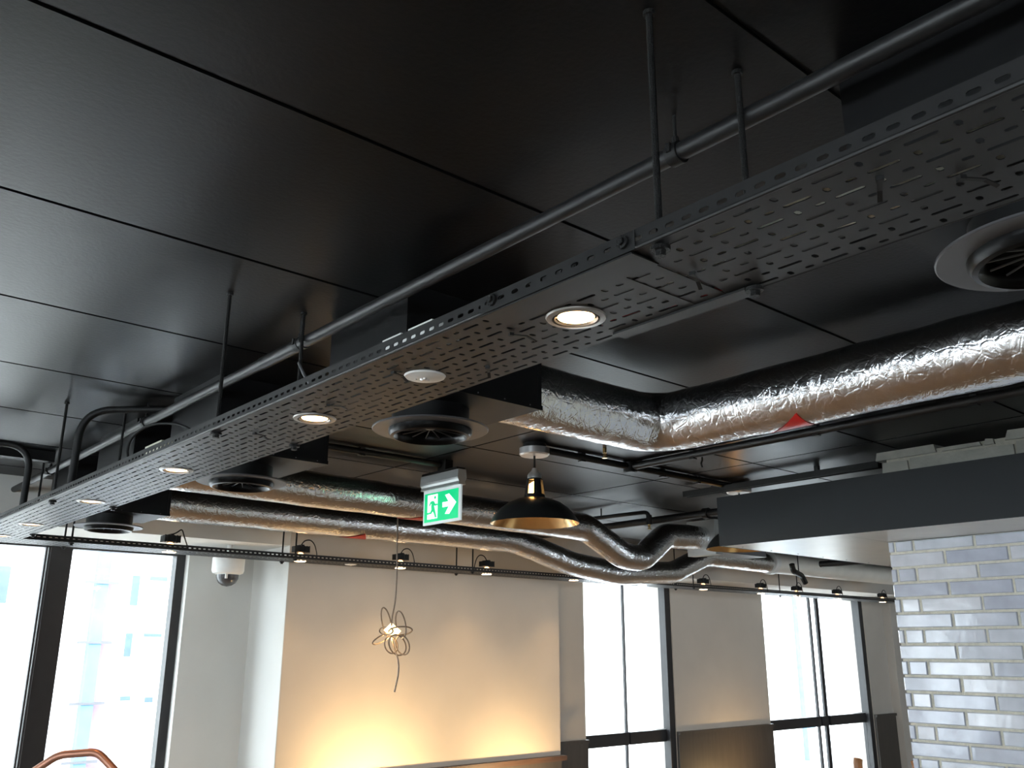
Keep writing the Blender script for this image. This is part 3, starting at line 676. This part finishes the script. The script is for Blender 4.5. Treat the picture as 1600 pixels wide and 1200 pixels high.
MB().cyl((0, .70, 0), (0, .735, 0), .032, 20).build('pipe_flange', M_MATTE, bp, True); MB().cyl((0, 1.8, 0), (0, 1.83, 0), .028, 20).build('coupling', M_MATTE, bp, True)
sp = conduit('sprinkler_pipe', 'thin black sprinkler pipe with elbow above the V of the duct', [(4.02, 4.3, 2.385), (4.10, 3.50, 2.385), (4.10, 3.50, 2.325)], .012, M_MATTE, 'pipe')
MB().cyl((.04, -.45, 0), (.04, -.45, HC-2.385), .004, 8).build('drop_rod', M_ROD, sp)
MB().cyl((.08, -.8, -.02), (.08, -.8, -.075), .017, 12).build('elbow', M_MATTE, sp, True)
def sprinkler(x, y, z, lb):
    t = thing('fire_sprinkler', lb, 'sprinkler', (x, y, z))
    MB().cyl((0, 0, -.008), (0, 0, .014), .009, 6).build('thread', M_BRASS, t)
    fr = MB()
    for s in (-1, 1): fr.tube([(s*.006, 0, -.006), (s*.010, 0, -.016), (s*.003, 0, -.028)], .0018, 6)
    fr.cyl((0, 0, -.008), (0, 0, -.028), .0022, 8).build('frame', M_BRASS, t, True)
    MB().cyl((0, 0, -.028), (0, 0, -.031), .012, 14).build('deflector', M_BRASS, t, True)
sprinkler(4.10, 3.50, 2.312, 'brass sprinkler head hanging over the V of the duct')
s2 = sprinkler(2.80, 2.625, HC-.014, 'small brass sprinkler on the ceiling beside the large foil duct')
hk = tag(MB().tube([(3.262, 2.458, HC), (3.262, 2.458, HC-.016), (3.262, 2.465, HC-.03), (3.265, 2.462, HC-.048)], .004, 8).build('ceiling_hook', M_MATTE, None, True), 'small black hook on the ceiling right of the sprinkler', 'hook')
wq = conduit('water_pipe', 'black pipe under the ducts left of the brick pier', [(5.95, 3.50, 2.19), (5.97, 1.5, 2.19)], .022, M_MATTE, 'pipe')
cp = conduit('water_pipe', 'short cranked black pipe above the far lamps', [(6.30, 3.95, 2.24), (6.33, 3.96, 2.19), (6.75, 4.15, 2.19), (6.80, 4.15, 2.13)], .022, M_MATTE, 'pipe')

MB().cyl((0, -.4, .02), (0, -.4, HC-2.19), .004, 8).build('drop_rod', M_ROD, wq)
MB().cyl((.25, .1, -.03), (.25, .1, HC-2.24), .004, 8).build('drop_rod', M_ROD, cp)
# ------------------------------------------------------------------ pendants
def pendant(x, y, label):
    t = thing('pendant_lamp', label, 'pendant lamp', (x, y, 2.10), 0, 'black dome pendants')
    z = lambda v: v-2.10
    MB().cyl((0, 0, z(2.418)), (0, 0, z(HC)), .050, 24).build('ceiling_box', M_MATTE, t, True)
    MB().lathe([(0, z(2.386)), (.058, z(2.386)), (.064, z(2.392)), (.064, z(2.418)), (0, z(2.418))], n=32).build('canopy', M_CHROME, t, True)
    MB().cyl((0, 0, z(2.325)), (0, 0, z(2.388)), .0045, 8).build('cord', M_MATTE, t, True)
    MB().lathe([(.0, z(2.335)), (.009, z(2.333)), (.014, z(2.322)), (.026, z(2.310)), (.030, z(2.302)), (.030, z(2.288)), (.0, z(2.288))], n=24).build('cap', M_CHROME, t, True)
    nk = MB()
    nk.lathe([(.030, z(2.289)), (.034, z(2.286)), (.034, z(2.281)), (.028, z(2.281))], n=24)
    nk.lathe([(.040, z(2.222)), (.043, z(2.220)), (.046, z(2.205)), (.036, z(2.205))], n=24)
    for k in range(4):
        a0 = 2*PI*k/4+.785-.45+.41; nn = 4
        pr = []
        for q in range(nn+1):
            a = a0+.90*q/nn
            pr += [(.034*math.cos(a), .034*math.sin(a), z(2.283)), (.043*math.cos(a), .043*math.sin(a), z(2.215))]
        nk.add(pr, [(2*q, 2*q+1, 2*q+3, 2*q+2) for q in range(nn)])
    nk.build('vented_neck', M_SHADE, t, True)
    prof = [(.044, 2.207), (.075, 2.200), (.110, 2.185), (.142, 2.162), (.165, 2.136), (.180, 2.112), (.186, 2.100)]
    MB().lathe([(r, z(v)) for r, v in prof], n=64).build('shade', M_SHADE, t, True)
    MB().lathe([(r-.0025, z(v)-.0015) for r, v in prof[:-1]]+[(.184, z(2.1000))], n=64).build('shade_lining', M_BRASSIN, t, True)
    MB().lathe([(0, z(2.135)), (.020, z(2.142)), (.028, z(2.165)), (.026, z(2.19)), (.026, z(2.22)), (.023, z(2.265)), (0, z(2.28))], n=20).build('bulb', M_BULB, t, True)
    l = bpy.data.lights.new('lamp_light', 'POINT'); l.energy = 5.0; l.color = (1, .62, .30); l.shadow_soft_size = .03
    o = bpy.data.objects.new('lamp_light', l); COL.objects.link(o); o.parent = t; o.location = (0, 0, z(2.122))
pendant(2.515, 2.765, 'black dome pendant lamp with brass inside in front of the foil ducts')
pendant(3.96, 2.76, 'black dome pendant lamp mostly hidden behind the grey bulkhead')

# ------------------------------------------------------------------ exit sign
es = thing('exit_sign', 'hanging green running man exit sign with right arrow', 'exit sign', (2.445, 3.1725, 2.151))
LY = .291
def face(a, b, d): return (-.0045-d, LY*(1-a), .150*b)
bx('mounting_plate', (-.022, .01, .215), (.022, LY-.01, .224), M_MATTE, es)
bx('ceiling_stub', (-.02, .10, .224/1.07*1.07), (.02, .16, (HC-2.151)/1.07), M_MATTE, es)
prof = [(-.020, .150), (-.016, .163), (-.022, .172), (-.024, .180), (-.020, .214), (.020, .214), (.024, .180), (.022, .172), (.016, .163), (.020, .150)]
MB().add([(x, 0, z) for x, z in prof]+[(x, LY, z) for x, z in prof], [tuple(range(10)), tuple(range(19, 9, -1))]+[(i, i+10, (i+1) % 10+10, (i+1) % 10) for i in range(10)]).build('housing', M_HOUS, es)
bx('light_panel', (-.004, .003, 0), (.004, LY-.003, .152), M_ACRYL, es)
bx('green_face', (-.0052, LY*.065, .150*.075), (-.004, LY*.955, .150*.91), M_GREEN, es)
def pic(name, poly, m, d=.0010): MB().prism(poly, lambda a, b, q: (-.0052-d*(1 if q else 0) - (0 if q else 0), LY*(1-a), .150*b), 1).build(name, m, es)
pic('door', [(.135, .16), (.40, .16), (.40, .86), (.135, .86)], M_SIGNW)
pic('arrow', [(.535, .44), (.535, .58), (.69, .58), (.60, .78), (.70, .80), (.885, .52), (.71, .22), (.605, .24), (.70, .44)], M_SIGNW)
rm = [[(.335+.026*math.cos(2*PI*k/12), .765+.046*math.sin(2*PI*k/12)) for k in range(12)],
      [(.175, .56), (.215, .665), (.26, .68), (.31, .665), (.345, .575), (.40, .58), (.40, .53), (.335, .52), (.315, .55), (.325, .47), (.245, .42), (.235, .50), (.245, .60), (.23, .60), (.20, .53)],
      [(.245, .43), (.325, .48), (.355, .34), (.385, .19), (.345, .18), (.31, .31), (.275, .38)],
      [(.245, .43), (.29, .42), (.275, .37), (.245, .305), (.125, .30), (.125, .35), (.215, .36)]]
for p in rm: pic('running_figure', p, M_GREEN, .0018)
es.scale = (1.07, 1, 1.07)
# ------------------------------------------------------------------ knotted cord lamp
KX, KY, KZ = 2.87, 4.33, 1.685
kn = thing('cord_lamp', 'knotted flex pendant lamp with loops hanging before the pier', 'pendant lamp', (KX, KY, KZ))
ux = Vector(AX); uz = Vector((0, 0, 1)); ud = Vector((AF.x, AF.y, 0)).normalized()
q = .00345
def kp(px, py, d=0.): return ux*((px-613)*q) + uz*((993-py)*q) + ud*d
MB().tube(fillet([kp(614, 740), kp(615, 850), kp(617, 900), kp(616, 945), kp(611, 975, -.01), kp(612, 1000)], .05, 5), .0042, 8).build('drop_cord', M_TWINE, kn, True)
def loop(cx, cy, a, b, rot, tilt, ph=0):
    pts = []
    for k in range(28):
        th = 2*PI*k/28; x = a*math.cos(th); y = b*math.sin(th)
        pts.append(kp(cx+x*math.cos(rot)-y*math.sin(rot), cy+x*math.sin(rot)+y*math.cos(rot), tilt*math.sin(th+ph)))
    MB().tube(pts, .0040, 8, closed=True).build('cord_loop', M_TWINE, kn, True)
loop(603, 977, 7, 23, -.18, .05); loop(626, 980, 9, 22, -.30, -.06, .8)
loop(626, 990, 18, 6, -.12, .06, .4); loop(603, 990, 13, 6, .1, -.06, 1.2); loop(597, 1002, 15, 4, -.55, .05, .9)
loop(622, 1012, 12, 16, -.25, .07, .3); loop(630, 1012, 12, 15, -.35, -.06, 2.); loop(612, 1012, 9, 13, -.3, .03, 1.)
MB().tube(fillet([kp(612, 998), kp(615, 1015, .02), kp(624, 1032), kp(626, 1052), kp(620, 1083)], .04, 5), .0046, 8).build('tail', M_TWINE, kn, True)
MB().add([kp(611, 977), kp(600, 989, -.03), kp(603, 993, .03), kp(626, 990, .03), kp(623, 996, -.03), kp(612, 997)], [(0, 1, 2), (0, 2, 3), (0, 3, 4), (0, 4, 1), (5, 2, 1), (5, 3, 2), (5, 4, 3), (5, 1, 4)]).build('paper_shade', M_PAPER, kn)
l = bpy.data.lights.new('lamp_light', 'POINT'); l.energy = .8; l.color = (1, .66, .3); l.shadow_soft_size = .02
o = bpy.data.objects.new('lamp_light', l); COL.objects.link(o); o.parent = kn; o.location = kp(611, 1003)

# ------------------------------------------------------------------ dome camera, speaker
dm = thing('dome_camera', 'white pendant dome security camera below the left bay soffit', 'camera', (2.30, 5.27, 2.02))
MB().lathe([(0, .18), (.016, .18), (.016, .108), (.088, .106), (.095, .100), (.095, .07), (.095, .028), (.088, .012), (.07, .006), (.06, 0)], n=36).build('housing', M_WHITE, dm, True)
M_DOME = mat('smoked_dome', (.05, .05, .055, 1), .06, var=.1, scale=10, spec=.8)
MB().lathe([(.066, .004), (.064, -.02), (.05, -.045), (.028, -.060), (0, -.066)], n=32).build('dome', M_DOME, dm, True)
for a in (.3, 2.2, 4.2): bx('trim_clip', (.066*math.cos(a)-.006, .066*math.sin(a)-.006, -.022), (.066*math.cos(a)+.006, .066*math.sin(a)+.006, .006), M_WHITE, dm)
spk = thing('speaker', 'small white wall speaker beside the far window', 'speaker', (11.0, YW-.24, 1.86))
sm = MB().box((-.13, -.10, 0), (.13, .10, .36)).build('cabinet', M_WHITE, spk)
bv = sm.modifiers.new('bevel', 'BEVEL'); bv.width = .03; bv.segments = 3
bx('grille', (-.10, -.106, .04), (.10, -.100, .32), M_RING, spk); bx('bracket', (-.03, .10, .14), (.03, .14, .22), M_MATTE, spk)

# ------------------------------------------------------------------ furniture tips at the lower edge
bs = thing('bar_stool', 'bar stool with bent copper tube back at lower left', 'stool', (1.0, 3.34, 0), math.atan2(3.263-3.445, 1.103-.893))
MB().tube(fillet([(-.20, 0, 0), (-.175, 0, .80), (-.155, 0, 1.20), (-.064, 0, 1.262), (.064, 0, 1.272), (.145, 0, 1.20), (.175, 0, .80), (.20, 0, 0)], .028, 6), .0125, 14).build('back_loop', M_COPPER, bs, True)
for s in (-1, 1): MB().tube([(s*.19, -.36, 0), (s*.165, -.33, .76)], .0125, 12).build('leg', M_COPPER, bs, True)
MB().tube([(-.18, -.345, .30), (.18, -.345, .30)], .010, 10).build('foot_rail', M_COPPER, bs, True)
st = MB().box((-.18, -.35, .76), (.18, .02, .81)).build('seat', M_LEATHER, bs); bv = st.modifiers.new('bevel', 'BEVEL'); bv.width = .02; bv.segments = 3
wc = thing('wooden_chair', 'orange brown wooden chair by the brick pier, only its top showing', 'chair', (5.75, 3.0, 0), -.9)
for s in (-1, 1):
    MB().tube(fillet([(s*.2, .2, 0), (s*.19, .2, .45), (s*.18, .25, .90), (s*.175, .255, .915)], .02, 4), .03, 10).build('back_post', M_WOOD, wc, True)
    MB().tube([(s*.2, -.2, 0), (s*.19, -.19, .44)], .02, 10).build('leg', M_WOOD, wc, True)
bx('seat', (-.22, -.22, .44), (.22, .22, .47), M_WOOD, wc); bx('back_rail', (-.18, .235, .70), (.18, .26, .80), M_WOOD, wc)

# warm lamps added low on the walls for the wall glow, just under the picture
def added_sconce(x, y, z, power, label):  # added lamp, washes the wall with warm light from below
    t = thing('added_washer_lamp', label, 'added wall lamp', (x, y, z), 0, 'added wall washer lamps')
    bx('back_plate', (-.05, -.015, -.09), (.05, 0, .05), M_BRASS, t)
    MB().tube([(0, -.015, -.03), (0, -.20, -.06), (0, -.43, -.03)], .009, 10).build('arm', M_BRASS, t, True)
    MB().lathe([(.02, -.03), (.045, -.02), (.075, .02), (.085, .05)], (0, -.45, 0), 28).build('cup_shade', M_SHADE, t, True)
    MB().lathe([(0, -.015), (.02, -.005), (.028, .015), (.02, .035), (0, .042)], (0, -.45, 0), 16).build('bulb', M_LENS2, t, True)
    l = bpy.data.lights.new('lamp_light', 'SPOT'); l.energy = power; l.color = (1, .64, .28); l.shadow_soft_size = .04; l.spot_size = math.radians(150); l.spot_blend = 1
    o = bpy.data.objects.new('lamp_light', l); COL.objects.link(o); o.parent = t; o.location = (0, -.43, .09); o.rotation_euler = (2.05, 0, 0)
added_sconce(3.20, YP-.03, .55, 50, 'added brass lamp for the warm glow on the pier, left of two')
added_sconce(4.35, YP-.03, .55, 32, 'added brass lamp for the warm glow on the pier, right of two')
added_sconce(7.50, YW-.025, .30, 14, 'added brass lamp for the warm glow between the two tall windows')
